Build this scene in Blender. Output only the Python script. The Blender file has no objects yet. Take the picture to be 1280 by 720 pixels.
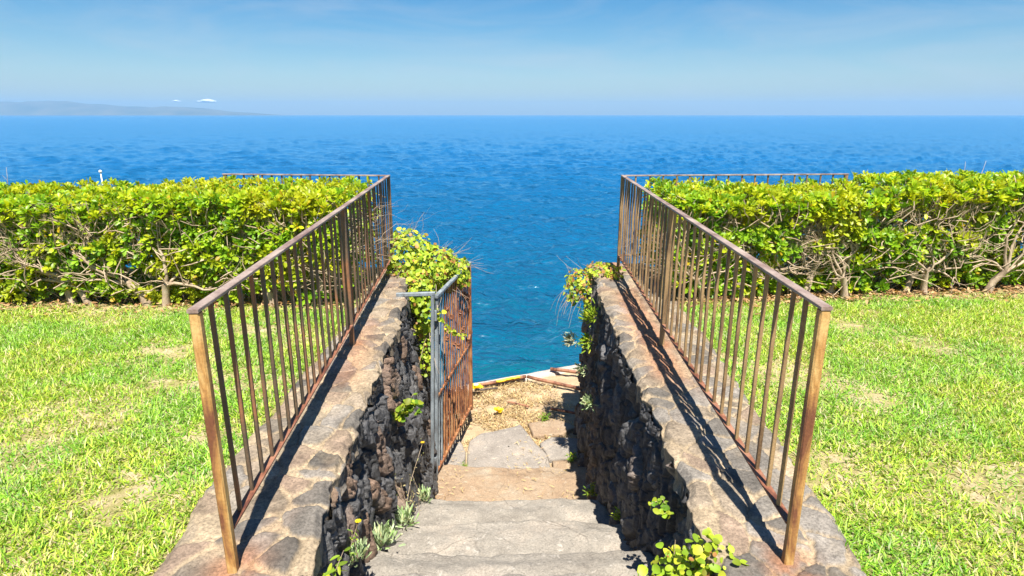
import bpy, math, random
import numpy as np
from mathutils import Vector, Matrix, noise as mnoise
rng = np.random.default_rng(7); random.seed(7)
SC = bpy.context.scene; COL = SC.collection
PI = math.pi

# ------------------------------------------------------------------ noise
TAB = np.random.default_rng(3).random((16, 256, 256)).astype(np.float64)
def vnoise(x, y, s=0):
    x = np.asarray(x, float); y = np.asarray(y, float)
    xi = np.floor(x).astype(int); yi = np.floor(y).astype(int)
    fx = x - xi; fy = y - yi
    fx = fx*fx*(3-2*fx); fy = fy*fy*(3-2*fy)
    T = TAB[s % 16]; a = xi & 255; b = yi & 255; a1 = (a+1) & 255; b1 = (b+1) & 255
    return (T[a, b]*(1-fx)+T[a1, b]*fx)*(1-fy) + (T[a, b1]*(1-fx)+T[a1, b1]*fx)*fy
def fbm(x, y, s=0, o=4):
    r = 0; a = .5; t = 0
    for k in range(o):
        r = r + a*vnoise(x*2**k+17*k, y*2**k+31*k, s+k); t += a; a *= .5
    return r/t
def voro(x, y, s=0, jit=.9, full=False):
    x = np.asarray(x, float); y = np.asarray(y, float)
    xi = np.floor(x).astype(int); yi = np.floor(y).astype(int)
    f1 = np.full(x.shape, 9.); f2 = np.full(x.shape, 9.); idv = np.zeros(x.shape); cx = np.zeros(x.shape); cy = np.zeros(x.shape)
    for dx in (-1, 0, 1):
        for dy in (-1, 0, 1):
            a = (xi+dx) & 255; b = (yi+dy) & 255
            px = xi+dx+.5+(TAB[s % 16, a, b]-.5)*jit; py = yi+dy+.5+(TAB[(s+1) % 16, a, b]-.5)*jit
            d = np.hypot(px-x, py-y); m = d < f1
            f2 = np.where(m, f1, np.minimum(f2, d)); f1 = np.where(m, d, f1)
            idv = np.where(m, TAB[(s+2) % 16, a, b], idv); cx = np.where(m, px, cx); cy = np.where(m, py, cy)
    if full: return f1, f2, idv, x-cx, y-cy
    return f1, f2, idv
def sstep(a, b, x):
    t = np.clip((x-a)/(b-a), 0, 1); return t*t*(3-2*t)

# ------------------------------------------------------------------ objects
def link(o, parent=None):
    COL.objects.link(o)
    if parent is not None: o.parent = parent
    return o
def tag(o, label=None, cat=None, group=None, kind=None):
    if label: o['label'] = label
    if cat: o['category'] = cat
    if group: o['group'] = group
    if kind: o['kind'] = kind
    return o
def empty(name, loc=(0, 0, 0)):
    o = bpy.data.objects.new(name, None); o.location = loc; o.empty_display_size = .1
    return link(o)
def mesh_np(name, V, faces, mat, parent=None, col=None, smooth=True, extra=None):
    """V (n,3); faces list of int arrays (m,k)."""
    me = bpy.data.meshes.new(name); V = np.asarray(V, np.float32)
    me.vertices.add(len(V)); me.vertices.foreach_set('co', V.ravel())
    loops = np.concatenate([np.asarray(f).ravel() for f in faces]).astype(np.int32)
    cnt = np.concatenate([np.full(len(f), np.asarray(f).shape[1]) for f in faces]).astype(np.int32)
    st = np.concatenate([[0], np.cumsum(cnt)[:-1]]).astype(np.int32)
    me.loops.add(len(loops)); me.loops.foreach_set('vertex_index', loops)
    me.polygons.add(len(cnt)); me.polygons.foreach_set('loop_start', st); me.polygons.foreach_set('loop_total', cnt)
    me.update(calc_edges=True)
    if smooth: me.polygons.foreach_set('use_smooth', np.ones(len(cnt), bool))
    if col is not None:
        a = me.attributes.new('Col', 'FLOAT_COLOR', 'POINT')
        c = np.ones((len(V), 4), np.float32); c[:, :3] = col; a.data.foreach_set('color', c.ravel())
    for k, v in (extra or {}).items():
        a = me.attributes.new(k, 'FLOAT', 'POINT'); a.data.foreach_set('value', np.asarray(v, np.float32))
    me.validate()
    if isinstance(mat, (list, tuple)):
        for m in mat: me.materials.append(m)
    else: me.materials.append(mat)
    o = bpy.data.objects.new(name, me)
    return link(o, parent)
def grid_faces(nu, nv, flip=False):
    i = np.arange(nu-1)[:, None]*nv + np.arange(nv-1)[None, :]; i = i.ravel()
    f = np.stack([i, i+1, i+nv+1, i+nv], 1)
    return f[:, ::-1] if flip else f

class MB:
    """collects boxes, bars and tubes into one mesh"""
    def __init__(s): s.v = []; s.f = []
    def raw(s, v, f):
        n = len(s.v); s.v += [tuple(p) for p in v]; s.f += [tuple(i+n for i in q) for q in f]
    def bar(s, a, b, w, h=None, up=(0, 0, 1), bev=.15, seg=1, wob=0.):
        """square bar with chamfered edges from a to b"""
        a = Vector(a); b = Vector(b); h = h or w; d = (b-a).normalized()
        u = Vector(up)
        if abs(d.dot(u)) > .95: u = Vector((0, 1, 0))
        x = d.cross(u).normalized(); y = x.cross(d)
        c = bev*min(w, h); W = w/2; Hh = h/2
        prof = [(W, -Hh+c), (W, Hh-c), (W-c, Hh), (-W+c, Hh), (-W, Hh-c), (-W, -Hh+c), (-W+c, -Hh), (W-c, -Hh)]
        vs = []
        for k in range(seg+1):
            p = a.lerp(b, k/seg)
            for (i, j) in prof:
                q = 1+random.uniform(-wob, wob)
                vs.append(p+x*i*q+y*j*q)
        fs = []
        for k in range(seg):
            for i in range(8):
                j = (i+1) % 8
                fs.append((k*8+i, k*8+j, k*8+8+j, k*8+8+i))
        fs.append(tuple(range(7, -1, -1))); fs.append(tuple(seg*8+i for i in range(8)))
        s.raw(vs, fs)
    def tube(s, pts, rad, n=6, cap=True):
        pts = [Vector(p) for p in pts]; m = len(pts)
        if not hasattr(rad, '__len__'): rad = [rad]*m
        vs = []; ref = None
        for k in range(m):
            d = (pts[min(k+1, m-1)]-pts[max(k-1, 0)])
            d = d.normalized() if d.length > 1e-9 else Vector((0, 0, 1))
            if ref is None:
                ref = d.cross(Vector((0, 0, 1)) if abs(d.z) < .9 else Vector((1, 0, 0))).normalized()
            x = (ref - d*ref.dot(d))
            x = x.normalized() if x.length > 1e-6 else d.orthogonal().normalized()
            ref = x; y = d.cross(x)
            for i in range(n):
                t = 2*PI*i/n; vs.append(pts[k]+(x*math.cos(t)+y*math.sin(t))*rad[k])
        fs = [(k*n+i, k*n+(i+1) % n, k*n+n+(i+1) % n, k*n+n+i) for k in range(m-1) for i in range(n)]
        if cap: fs.append(tuple(range(n-1, -1, -1))); fs.append(tuple((m-1)*n+i for i in range(n)))
        s.raw(vs, fs)
    def build(s, name, mat, parent=None, smooth=False):
        me = bpy.data.meshes.new(name); me.from_pydata(s.v, [], s.f); me.materials.append(mat)
        if smooth: me.polygons.foreach_set('use_smooth', np.ones(len(s.f), bool))
        o = bpy.data.objects.new(name, me); return link(o, parent)

# ------------------------------------------------------------------ materials
class NT:
    def __init__(s, name):
        s.m = bpy.data.materials.new(name); s.m.use_nodes = True; s.t = s.m.node_tree
        s.b = s.t.nodes['Principled BSDF']; s.out = s.t.nodes['Material Output']
        s.tc = s.n('ShaderNodeTexCoord')
    def n(s, t): return s.t.nodes.new(t)
    def l(s, a, b): s.t.links.new(a, b)
    def noise(s, scale, detail=6, rough=.6, co=None, dist=0., stretch=None):
        n = s.n('ShaderNodeTexNoise'); n.inputs['Scale'].default_value = scale
        n.inputs['Detail'].default_value = detail; n.inputs['Roughness'].default_value = rough
        n.inputs['Distortion'].default_value = dist
        c = co or s.tc.outputs['Object']
        if stretch:
            mp = s.n('ShaderNodeMapping'); mp.inputs['Scale'].default_value = stretch; s.l(c, mp.inputs['Vector']); c = mp.outputs[0]
        s.l(c, n.inputs['Vector']); return n.outputs['Fac']
    def ramp(s, fac, stops):
        r = s.n('ShaderNodeValToRGB'); e = r.color_ramp.elements
        while len(e) < len(stops): e.new(.5)
        for k, (p, c) in enumerate(stops):
            e[k].position = p; e[k].color = (c[0], c[1], c[2], 1) if hasattr(c, '__len__') else (c, c, c, 1)
        s.l(fac, r.inputs[0]); return r.outputs[0]
    def mix(s, fac, a, b, mode='MIX'):
        m = s.n('ShaderNodeMix'); m.data_type = 'RGBA'; m.blend_type = mode
        for sock, v in ((m.inputs[0], fac), (m.inputs[6], a), (m.inputs[7], b)):
            if hasattr(v, 'is_linked'): s.l(v, sock)
            elif hasattr(v, '__len__'): sock.default_value = (*v, 1)
            else: sock.default_value = v
        return m.outputs[2]
    def attr(s, name):
        a = s.n('ShaderNodeAttribute'); a.attribute_name = name; return a
    def bump(s, h, dist, strength=1., prev=None):
        b = s.n('ShaderNodeBump'); b.inputs['Distance'].default_value = dist; b.inputs['Strength'].default_value = strength
        s.l(h, b.inputs['Height'])
        if prev: s.l(prev, b.inputs['Normal'])
        return b.outputs[0]
    def math(s, op, a, b=0.):
        m = s.n('ShaderNodeMath'); m.operation = op
        for k, v in ((0, a), (1, b)):
            if hasattr(v, 'is_linked'): s.l(v, m.inputs[k])
            else: m.inputs[k].default_value = v
        return m.outputs[0]
    def fin(s, base=None, rough=.7, normal=None, metal=0., spec=.5):
        if base is not None:
            if hasattr(base, 'is_linked'): s.l(base, s.b.inputs['Base Color'])
            else: s.b.inputs['Base Color'].default_value = (*base, 1)
        if hasattr(rough, 'is_linked'): s.l(rough, s.b.inputs['Roughness'])
        else: s.b.inputs['Roughness'].default_value = rough
        s.b.inputs['Metallic'].default_value = metal
        s.b.inputs['Specular IOR Level'].default_value = spec
        if normal: s.l(normal, s.b.inputs['Normal'])
        return s.m

def rust_mat(name, dark, mid, light, thr=(.38, .5, .64), sc=9, stretch=(1, 1, .35)):
    t = NT(name)
    a = t.noise(sc, 8, .65, stretch=stretch, dist=.4)
    c = t.ramp(a, [(thr[0], dark), (thr[1], mid), (thr[2], light)])
    g = t.noise(90, 4, .7)
    c = t.mix(.5, c, t.ramp(g, [(.3, .55), (.7, 1.25)]), 'MULTIPLY')
    nb = t.bump(g, .002, .7, t.bump(a, .004, .6))
    return t.fin(c, t.ramp(a, [(.35, .45), (.65, .85)]), nb)

M = {}
M['bar'] = rust_mat('weathered iron bar', (.055, .042, .03), (.115, .075, .045), (.24, .105, .045))
M['bar_right'] = rust_mat('ochre rusted iron bar', (.10, .055, .03), (.24, .15, .07), (.34, .22, .10), sc=7)
M['post'] = rust_mat('ochre painted rusty post', (.16, .06, .03), (.40, .21, .06), (.56, .37, .14), thr=(.40, .50, .58), sc=11, stretch=(1, 1, .22))
M['rail'] = rust_mat('dull iron rail', (.17, .10, .075), (.25, .185, .155), (.34, .27, .23), sc=11, stretch=(1, .4, 1))
M['rail_low'] = rust_mat('rusty bottom rail', (.10, .035, .02), (.22, .085, .045), (.30, .15, .09), sc=11, stretch=(1, .4, 1))
M['gate_rust'] = rust_mat('flaking orange rust', (.11, .04, .022), (.32, .125, .05), (.46, .24, .10), thr=(.35, .5, .66), sc=14)
M['gate_steel'] = rust_mat('grey galvanised steel', (.13, .14, .15), (.20, .235, .26), (.32, .36, .39), sc=8)
M['pipe'] = rust_mat('rusty pipe', (.09, .035, .02), (.26, .11, .06), (.36, .19, .11), sc=10)

def leaf_mat(name, trans=.35, rough=.38):
    t = NT(name); a = t.attr('Col')
    t.l(a.outputs['Color'], t.b.inputs['Base Color']); t.b.inputs['Roughness'].default_value = rough
    t.b.inputs['Specular IOR Level'].default_value = .35
    tr = t.n('ShaderNodeBsdfTranslucent')
    t.l(t.mix(1., a.outputs['Color'], (1.25, 1.2, .5), 'MULTIPLY'), tr.inputs['Color'])
    mx = t.n('ShaderNodeMixShader'); mx.inputs[0].default_value = trans
    t.l(t.b.outputs[0], mx.inputs[1]); t.l(tr.outputs[0], mx.inputs[2]); t.l(mx.outputs[0], t.out.inputs['Surface'])
    return t.m
M['leaf'] = leaf_mat('glossy leaf', .42)
M['grass'] = leaf_mat('grass blade', .3, .5)
M['vine'] = leaf_mat('vine leaf', .35, .5)
M['succulent'] = leaf_mat('fleshy leaf', .15, .5)
M['straw'] = leaf_mat('dry straw', .2, .8)

def bark():
    t = NT('pale bark'); a = t.noise(18, 8, .65, stretch=(1, 1, .4)); g = t.noise(120, 3, .6)
    c = t.ramp(a, [(.3, (.20, .14, .09)), (.55, (.42, .32, .22)), (.75, (.56, .46, .34))])
    return t.fin(c, .85, t.bump(g, .003, .8))
M['bark'] = bark()
def plain(name, c, rough=.7, sc=30, var=.25):
    t = NT(name); a = t.noise(sc, 6, .6)
    return t.fin(t.mix(1., c, t.ramp(a, [(.3, 1-var), (.7, 1+var)]), 'MULTIPLY'), rough, t.bump(a, .003, .5))
M['white'] = plain('white paint', (.75, .75, .72), .5)
M['yellow'] = plain('yellow plastic', (.75, .50, .03), .5)
M['steel_dark'] = plain('dark rod', (.06, .045, .04), .7)

def lava():
    t = NT('black lava stone'); c = t.attr('Col').outputs['Color']
    g = t.noise(60, 6, .7); g2 = t.noise(12, 6, .6)
    c = t.mix(1., c, t.ramp(g, [(.3, .5), (.72, 1.5)]), 'MULTIPLY')
    c = t.mix(1., c, t.ramp(g2, [(.3, .6), (.7, 1.35)]), 'MULTIPLY')
    v = t.n('ShaderNodeTexVoronoi'); v.inputs['Scale'].default_value = 140; t.l(t.tc.outputs['Object'], v.inputs['Vector'])
    nb = t.bump(v.outputs['Distance'], .004, .5, t.bump(g, .012, .9))
    return t.fin(c, .62, nb, spec=.55)
M['lava'] = lava()
def capstone():
    t = NT('mortared stone top'); c = t.attr('Col').outputs['Color']
    g = t.noise(70, 7, .72); g2 = t.noise(9, 6, .6)
    c = t.mix(1., c, t.ramp(g, [(.3, .55), (.7, 1.7)]), 'MULTIPLY')
    c = t.mix(1., c, t.ramp(g2, [(.3, .8), (.7, 1.3)]), 'MULTIPLY')
    v = t.n('ShaderNodeTexVoronoi'); v.inputs['Scale'].default_value = 85; t.l(t.tc.outputs['Object'], v.inputs['Vector'])
    c = t.mix(.6, c, t.ramp(v.outputs['Distance'], [(.08, .35), (.32, 1.)]), 'MULTIPLY')
    nb = t.bump(g, .006, .8)
    return t.fin(c, .85, nb, spec=.3)
M['cap'] = capstone()
def step_mat(name, a0, a1, a2, blotch):
    t = NT(name); g = t.noise(3.2, 8, .65); f = t.noise(75, 6, .75); m = t.noise(14, 7, .7, dist=.5)
    c = t.ramp(g, [(.3, a0), (.52, a1), (.72, a2)])
    c = t.mix(t.ramp(m, [(.58, 0.), (.68, .75)]), c, blotch)
    c = t.mix(1., c, t.ramp(f, [(.25, .55), (.5, 1.), (.75, 1.4)]), 'MULTIPLY')
    v = t.n('ShaderNodeTexVoronoi'); v.inputs['Scale'].default_value = 55; t.l(t.tc.outputs['Object'], v.inputs['Vector'])
    pit = t.ramp(v.outputs['Distance'], [(.0, 0.), (.3, 1.)])
    c = t.mix(.35, c, t.ramp(v.outputs['Distance'], [(.05, .45), (.35, 1.)]), 'MULTIPLY')
    cr = t.n('ShaderNodeTexVoronoi'); cr.feature = 'DISTANCE_TO_EDGE'; cr.inputs['Scale'].default_value = 2.1; wv = t.mix(.12, t.tc.outputs['Object'], t.n('ShaderNodeTexNoise').outputs['Color']); t.l(wv, cr.inputs['Vector'])
    crk = t.ramp(cr.outputs['Distance'], [(.0, .45), (.012, 1.)]); c = t.mix(t.ramp(g, [(.45, 0.), (.6, .8)]), c, t.mix(1., c, crk, 'MULTIPLY'))
    nb = t.bump(pit, .004, .6, t.bump(f, .008, .8, t.bump(m, .02, .6)))
    return t.fin(c, .88, nb, spec=.25)
M['step'] = step_mat('weathered grey concrete', (.19, .17, .145), (.275, .25, .215), (.37, .32, .265), (.48, .44, .39))
M['step_rust'] = step_mat('rust stained concrete', (.25, .17, .11), (.31, .225, .15), (.34, .28, .21), (.42, .36, .28))
M['flag'] = step_mat('grey flagstone', (.21, .185, .16), (.28, .25, .22), (.35, .30, .25), (.46, .41, .34))
M['kerb'] = step_mat('pale concrete', (.36, .32, .28), (.45, .40, .36), (.52, .48, .44), (.56, .53, .5))
M['earth'] = step_mat('dry earth', (.29, .20, .12), (.39, .29, .18), (.45, .36, .24), (.5, .42, .3))

def lawn_soil():
    t = NT('thatch and soil'); a = t.noise(6, 8, .65); f = t.noise(120, 5, .75)
    c = t.ramp(a, [(.3, (.20, .21, .05)), (.48, (.36, .31, .13)), (.65, (.52, .42, .27))])
    c = t.mix(1., c, t.ramp(f, [(.25, .55), (.75, 1.35)]), 'MULTIPLY')
    # cliff faces: dark rock
    ge = t.n('ShaderNodeNewGeometry'); sp = t.n('ShaderNodeSeparateXYZ'); t.l(ge.outputs['Normal'], sp.inputs[0])
    k = t.ramp(sp.outputs['Z'], [(.4, 1.), (.75, 0.)])
    c = t.mix(k, c, t.ramp(a, [(.35, (.035, .035, .035)), (.65, (.13, .10, .08))]))
    return t.fin(c, .95, t.bump(f, .012, .9), spec=.2)
M['soil'] = lawn_soil()

# ------------------------------------------------------------------ leaves
def norm(a): return a/np.maximum(np.linalg.norm(a, axis=-1, keepdims=True), 1e-9)
def leaves(P, D, N, L, W, shape, curl, col):
    """many leaves as arrays; shape=[(t,w)...] the last a point; returns V, faces, colours"""
    n = len(P); D = norm(D); S = norm(np.cross(D, N)); U = np.cross(S, D)
    k = len(shape)-1; vs = []; L = np.broadcast_to(L, n); W = np.broadcast_to(W, n); curl = np.broadcast_to(curl, n)
    for (t, w) in shape[:-1]:
        mid = P + D*(L*t)[:, None] + U*(-(curl*L*t*t))[:, None]
        off = S*(W*w*.5)[:, None]; lift = U*(W*w*.16)[:, None]
        vs += [mid-off+lift, mid, mid+off+lift]
    vs.append(P+D*L[:, None]+U*(-(curl*L))[:, None])
    m = 3*k+1; V = np.stack(vs, 1).reshape(-1, 3)
    q = []
    for i in range(k-1):
        for j in range(2):
            a = i*3+j; q.append((a, a+1, a+4, a+3))
    e = (k-1)*3; tri = [(e, e+1, m-1), (e+1, e+2, m-1)]
    base = (np.arange(n)*m)[:, None, None]
    F = [(np.array(tri)[None]+base).reshape(-1, 3)]
    if q: F.insert(0, (np.array(q)[None]+base).reshape(-1, 4))
    C = np.repeat(col, m, axis=0)
    return V, F, C
def cat_leaf(parts):
    V = []; Fq = []; Ft = []; C = []; n = 0
    for v, f, c in parts:
        for a in f:
            (Fq if a.shape[1] == 4 else Ft).append(a+n)
        V.append(v); C.append(c); n += len(v)
    F = []
    if Fq: F.append(np.concatenate(Fq))
    if Ft: F.append(np.concatenate(Ft))
    return np.concatenate(V), F, np.concatenate(C)
OBOV = [(0, .14), (.3, .5), (.62, 1.), (.86, .85), (1, 0)]
ROUND = [(0, .25), (.25, .9), (.6, 1.), (.88, .6), (1, 0)]
BLADE = [(0, .8), (.45, 1.), (1, 0)]
NEEDLE = [(0, .8), (.5, 1.), (.85, .75), (1, 0)]
def pick(n, cols, p, var=.18):
    c = np.array(cols)[rng.choice(len(cols), n, p=p)]
    return np.clip(c*(1+rng.normal(0, var, (n, 1))), .01, .9)
def rosettes(P, A, nl, L, W, cols, p, shape=OBOV, spread=(.45, 1.35), yellow=True):
    n = len(P); A = norm(A)
    ref = norm(rng.normal(size=(n, 3))); X = norm(np.cross(A, ref)); Y = np.cross(A, X)
    out = []; rc = pick(n, cols, p, .12); yb = sstep(.5, .64, fbm(P[:, 0]*3.3, P[:, 2]*4+P[:, 1]*3, 11, 3))[:, None]*.6; rc = rc*(1-yb)+np.array((.46, .46, .02))*yb if yellow else rc; ph = rng.random(n)*6.28
    for i in range(nl):
        f = (i+.5)/nl
        e = spread[0]+(spread[1]-spread[0])*f+rng.normal(0, .16, n)
        a = ph+i*2.39996+rng.normal(0, .2, n)
        R = X*np.cos(a)[:, None]+Y*np.sin(a)[:, None]
        D = A*np.cos(e)[:, None]+R*np.sin(e)[:, None]
        Nn = A*np.sin(e)[:, None]-R*np.cos(e)[:, None]+rng.normal(0, .18, (n, 3))
        l = L*(.65+.5*f)*rng.uniform(.75, 1.2, n)
        c = rc*(1+rng.normal(0, .12, (n, 1)))
        yl = rng.random(n) < .035
        c[yl] = np.array((.50, .36, .02))*rng.uniform(.7, 1.1, (yl.sum(), 1))
        out.append(leaves(P+A*(.012*(1-f)), D, Nn, l, W*l/L, shape, rng.uniform(-.05, .3, n), np.clip(c, .01, .9)))
    return cat_leaf(out)

# ------------------------------------------------------------------ camera, light, sky
cam = bpy.data.cameras.new('camera'); co = bpy.data.objects.new('camera', cam); link(co)
PITCH = math.atan((360-143.3)/767.)
co.location = (0, 0, 1.61); co.rotation_euler = (PI/2-PITCH, 0, 0)
cam.sensor_width = 36; cam.lens = 767/1280*36; cam.clip_start = .05; cam.clip_end = 60000
SC.camera = co
SUN = Vector((.08, -.52, 1.)).normalized()
elev = math.asin(SUN.z); azim = math.atan2(SUN.x, SUN.y)
sl = bpy.data.lights.new('sun', 'SUN'); sl.energy = 5.; sl.angle = math.radians(.5); sl.color = (1, .94, .84)
so = bpy.data.objects.new('sun', sl); link(so); so.rotation_euler = (-SUN).to_track_quat('-Z', 'Y').to_euler()
w = bpy.data.worlds.new('World'); SC.world = w; w.use_nodes = True
t = w.node_tree; bg = t.nodes['Background']
sk = t.nodes.new('ShaderNodeTexSky'); sk.sky_type = 'NISHITA'; sk.sun_disc = False
sk.sun_elevation = elev; sk.sun_rotation = azim; sk.altitude = 0; sk.air_density = 1.0; sk.dust_density = .6; sk.ozone_density = 3.
hs = t.nodes.new('ShaderNodeHueSaturation'); hs.inputs['Saturation'].default_value = 1.55; hs.inputs['Value'].default_value = .93
t.links.new(sk.outputs[0], hs.inputs['Color'])
# thin wisps of high cloud
tc = t.nodes.new('ShaderNodeTexCoord'); mp = t.nodes.new('ShaderNodeMapping'); mp.inputs['Scale'].default_value = (2.2, 2.2, 11.); mp.inputs['Rotation'].default_value = (0, .10, 0)
t.links.new(tc.outputs['Generated'], mp.inputs['Vector'])
nz = t.nodes.new('ShaderNodeTexNoise'); nz.inputs['Scale'].default_value = 1.6; nz.inputs['Detail'].default_value = 9; nz.inputs['Roughness'].default_value = .6; nz.inputs['Distortion'].default_value = .9
t.links.new(mp.outputs[0], nz.inputs['Vector'])
rp = t.nodes.new('ShaderNodeValToRGB'); rp.color_ramp.elements[0].position = .44; rp.color_ramp.elements[0].color = (0, 0, 0, 1); rp.color_ramp.elements[1].position = .8; rp.color_ramp.elements[1].color = (.34, .34, .34, 1)
t.links.new(nz.outputs['Fac'], rp.inputs[0])
mx = t.nodes.new('ShaderNodeMix'); mx.data_type = 'RGBA'
t.links.new(rp.outputs[0], mx.inputs[0]); t.links.new(hs.outputs[0], mx.inputs[6]); mx.inputs[7].default_value = (5.6, 5.7, 5.9, 1)
t.links.new(mx.outputs[2], bg.inputs['Color']); bg.inputs['Strength'].default_value = .055
SC.view_settings.view_transform = 'Standard'; SC.view_settings.look = 'None'; SC.view_settings.exposure = 1.22; SC.view_settings.gamma = 1

# ------------------------------------------------------------------ sea
SEA = -6.0
def ocean_tile(N=512, L=60., seed=5):
    r = np.random.default_rng(seed)
    k = np.fft.fftfreq(N, L/N)*2*PI; KX, KY = np.meshgrid(k, k, indexing='ij'); K = np.hypot(KX, KY); K[0, 0] = 1
    w = np.array((.25, -.97)); c = (KX*w[0]+KY*w[1])/K
    P = np.exp(-1/(K*.9)**2)/K**3.75*(.04+c**4)*np.exp(-(K*.06)**2); P[0, 0] = 0
    h = np.fft.ifft2((r.normal(size=(N, N))+1j*r.normal(size=(N, N)))*np.sqrt(P)).real
    return h/h.std()
def bil(T, x, y, L):
    N = T.shape[0]; x = x/L*N; y = y/L*N; xi = np.floor(x).astype(int); yi = np.floor(y).astype(int); fx = x-xi; fy = y-yi
    a = xi % N; b = yi % N; a1 = (a+1) % N; b1 = (b+1) % N
    return (T[a, b]*(1-fx)+T[a1, b]*fx)*(1-fy)+(T[a, b1]*(1-fx)+T[a1, b1]*fx)*fy
OC = ocean_tile(); OC2 = ocean_tile(seed=9)
ratio = np.concatenate([np.linspace(1.1, .62, 12)[:-1], np.linspace(.62, .0033, 640)])
ratio = np.concatenate([ratio, [.0026, .0020, .0015, .0011, .00085]])
rad = (1.61-SEA)/ratio
ang = np.concatenate([np.linspace(-1.9, -.85, 40)[:-1], np.linspace(-.85, .85, 620), np.linspace(.85, 1.9, 40)[1:]])
RR, AA = np.meshgrid(rad, ang, indexing='ij')
X = RR*np.sin(AA); Y = RR*np.cos(AA)
amp = .16*np.clip(1-(RR-140)/600, .0, 1)
gust = .6+.8*fbm(X/14, Y/9, 2, 3)
Z = SEA + amp*gust*(bil(OC, X, Y, 60.)*.8+.32*bil(OC2, X*1.0+.37*Y, Y-.37*X, 23.))
def water():
    t = NT('sea water')
    sp = t.n('ShaderNodeSeparateXYZ'); t.l(t.tc.outputs['Object'], sp.inputs[0])
    big = t.noise(.03, 4, .55, stretch=(.5, 1.6, 1)); mid = t.noise(.16, 5, .6, stretch=(.6, 1.4, 1))
    d = t.math('ADD', sp.outputs['Y'], t.math('MULTIPLY', t.math('SUBTRACT', mid, .5), 22.))
    dn = t.math('DIVIDE', d, 100.)
    c = t.ramp(dn, [(.13, (.002, .11, .125)), (.22, (.001, .090, .165)), (.42, (.001, .105, .235)), (1., (.003, .135, .35))])
    c = t.mix(1., c, t.ramp(big, [(.35, .95), (.65, 1.05)]), 'MULTIPLY')
    h1 = t.noise(3.2, 5, .62, stretch=(.45, 1.2, 1), dist=.5); h2 = t.noise(.6, 5, .62, stretch=(.36, 1.3, 1), dist=.4); h3 = t.noise(.09, 6, .62, stretch=(.35, 1.3, 1))
    nb = t.bump(h1, .22, 1., t.bump(h2, .46, 1., t.bump(h3, 2.1, 1.)))
    # wind-roughened water: part of the light comes from the water body, the mirror part never reaches a calm surface's full glare
    fr = t.n('ShaderNodeFresnel'); fr.inputs['IOR'].default_value = 1.33; t.l(nb, fr.inputs['Normal'])
    df = t.n('ShaderNodeBsdfDiffuse'); t.l(c, df.inputs['Color']); t.l(nb, df.inputs['Normal'])
    gl = t.n('ShaderNodeBsdfGlossy'); gl.inputs['Roughness'].default_value = .15; gl.inputs['Color'].default_value = (.74, .92, 1, 1); t.l(t.bump(h2, .07, 1., t.bump(h3, .7, 1.)), gl.inputs['Normal'])
    ms = t.n('ShaderNodeMixShader'); t.l(t.math('MINIMUM', fr.outputs[0], .55), ms.inputs[0]); t.l(df.outputs[0], ms.inputs[1]); t.l(gl.outputs[0], ms.inputs[2])
    t.l(ms.outputs[0], t.out.inputs['Surface'])
    return t.m
sea = mesh_np('sea', np.stack([X, Y, Z], -1).reshape(-1, 3), [grid_faces(len(rad), len(ang), True)], water())
tag(sea, 'wind rippled blue sea turning teal near the shore', kind='structure')

# far island
def hills():
    n = 220; xs = np.linspace(-7400, -2600, n)
    px = 640+xs/7000*767*1.04
    prof = np.interp(px, [-120, 0, 40, 80, 120, 150, 185, 205, 240, 270, 310, 345], [90, 142, 158, 142, 124, 106, 76, 92, 76, 50, 24, 0])
    prof = prof*(.93+.14*fbm(xs/330, 0*xs, 4, 5))
    prof = np.array(prof); m = 24; V = []
    for j in range(m):
        v = j/(m-1); sh = np.sin(v*PI)**.8
        yy = 6500+v*1300; rr = .75+.5*fbm(xs/260, np.full(n, v*5.), 7, 5)
        V.append(np.stack([xs, np.full(n, yy), SEA-1+prof*sh*(rr if 0 < j < m-1 else 0*rr+1)], 1))
    t = NT('hill scrub'); a = t.noise(.004, 7, .6)
    mt = t.fin(t.ramp(a, [(.35, (.035, .05, .03)), (.65, (.11, .10, .06))]), 1.)
    o = mesh_np('hills', np.concatenate(V), [grid_faces(m, n, False)], mt)
    tag(o, 'low hazy blue island hills on the left horizon', kind='structure')
hills()
def haze():
    b = MB(); x0, x1, y0, y1, z0, z1 = -10500, 10500, -400, 10200, -11, 190
    b.raw([(x0, y0, z0), (x1, y0, z0), (x1, y1, z0), (x0, y1, z0), (x0, y0, z1), (x1, y0, z1), (x1, y1, z1), (x0, y1, z1)],
          [(3, 2, 1, 0), (4, 5, 6, 7), (0, 1, 5, 4), (1, 2, 6, 5), (2, 3, 7, 6), (3, 0, 4, 7)])
    m = bpy.data.materials.new('sea haze'); m.use_nodes = True; nt = m.node_tree; nt.nodes.clear()
    o = nt.nodes.new('ShaderNodeOutputMaterial'); v = nt.nodes.new('ShaderNodeVolumePrincipled')
    v.inputs['Color'].default_value = (.32, .62, 1., 1); v.inputs['Density'].default_value = HAZE; v.inputs['Anisotropy'].default_value = 0
    nt.links.new(v.outputs[0], o.inputs['Volume'])
    tag(b.build('haze', m), 'pale sea haze over the horizon', kind='stuff')
HAZE = 1.5e-4
haze()

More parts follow.
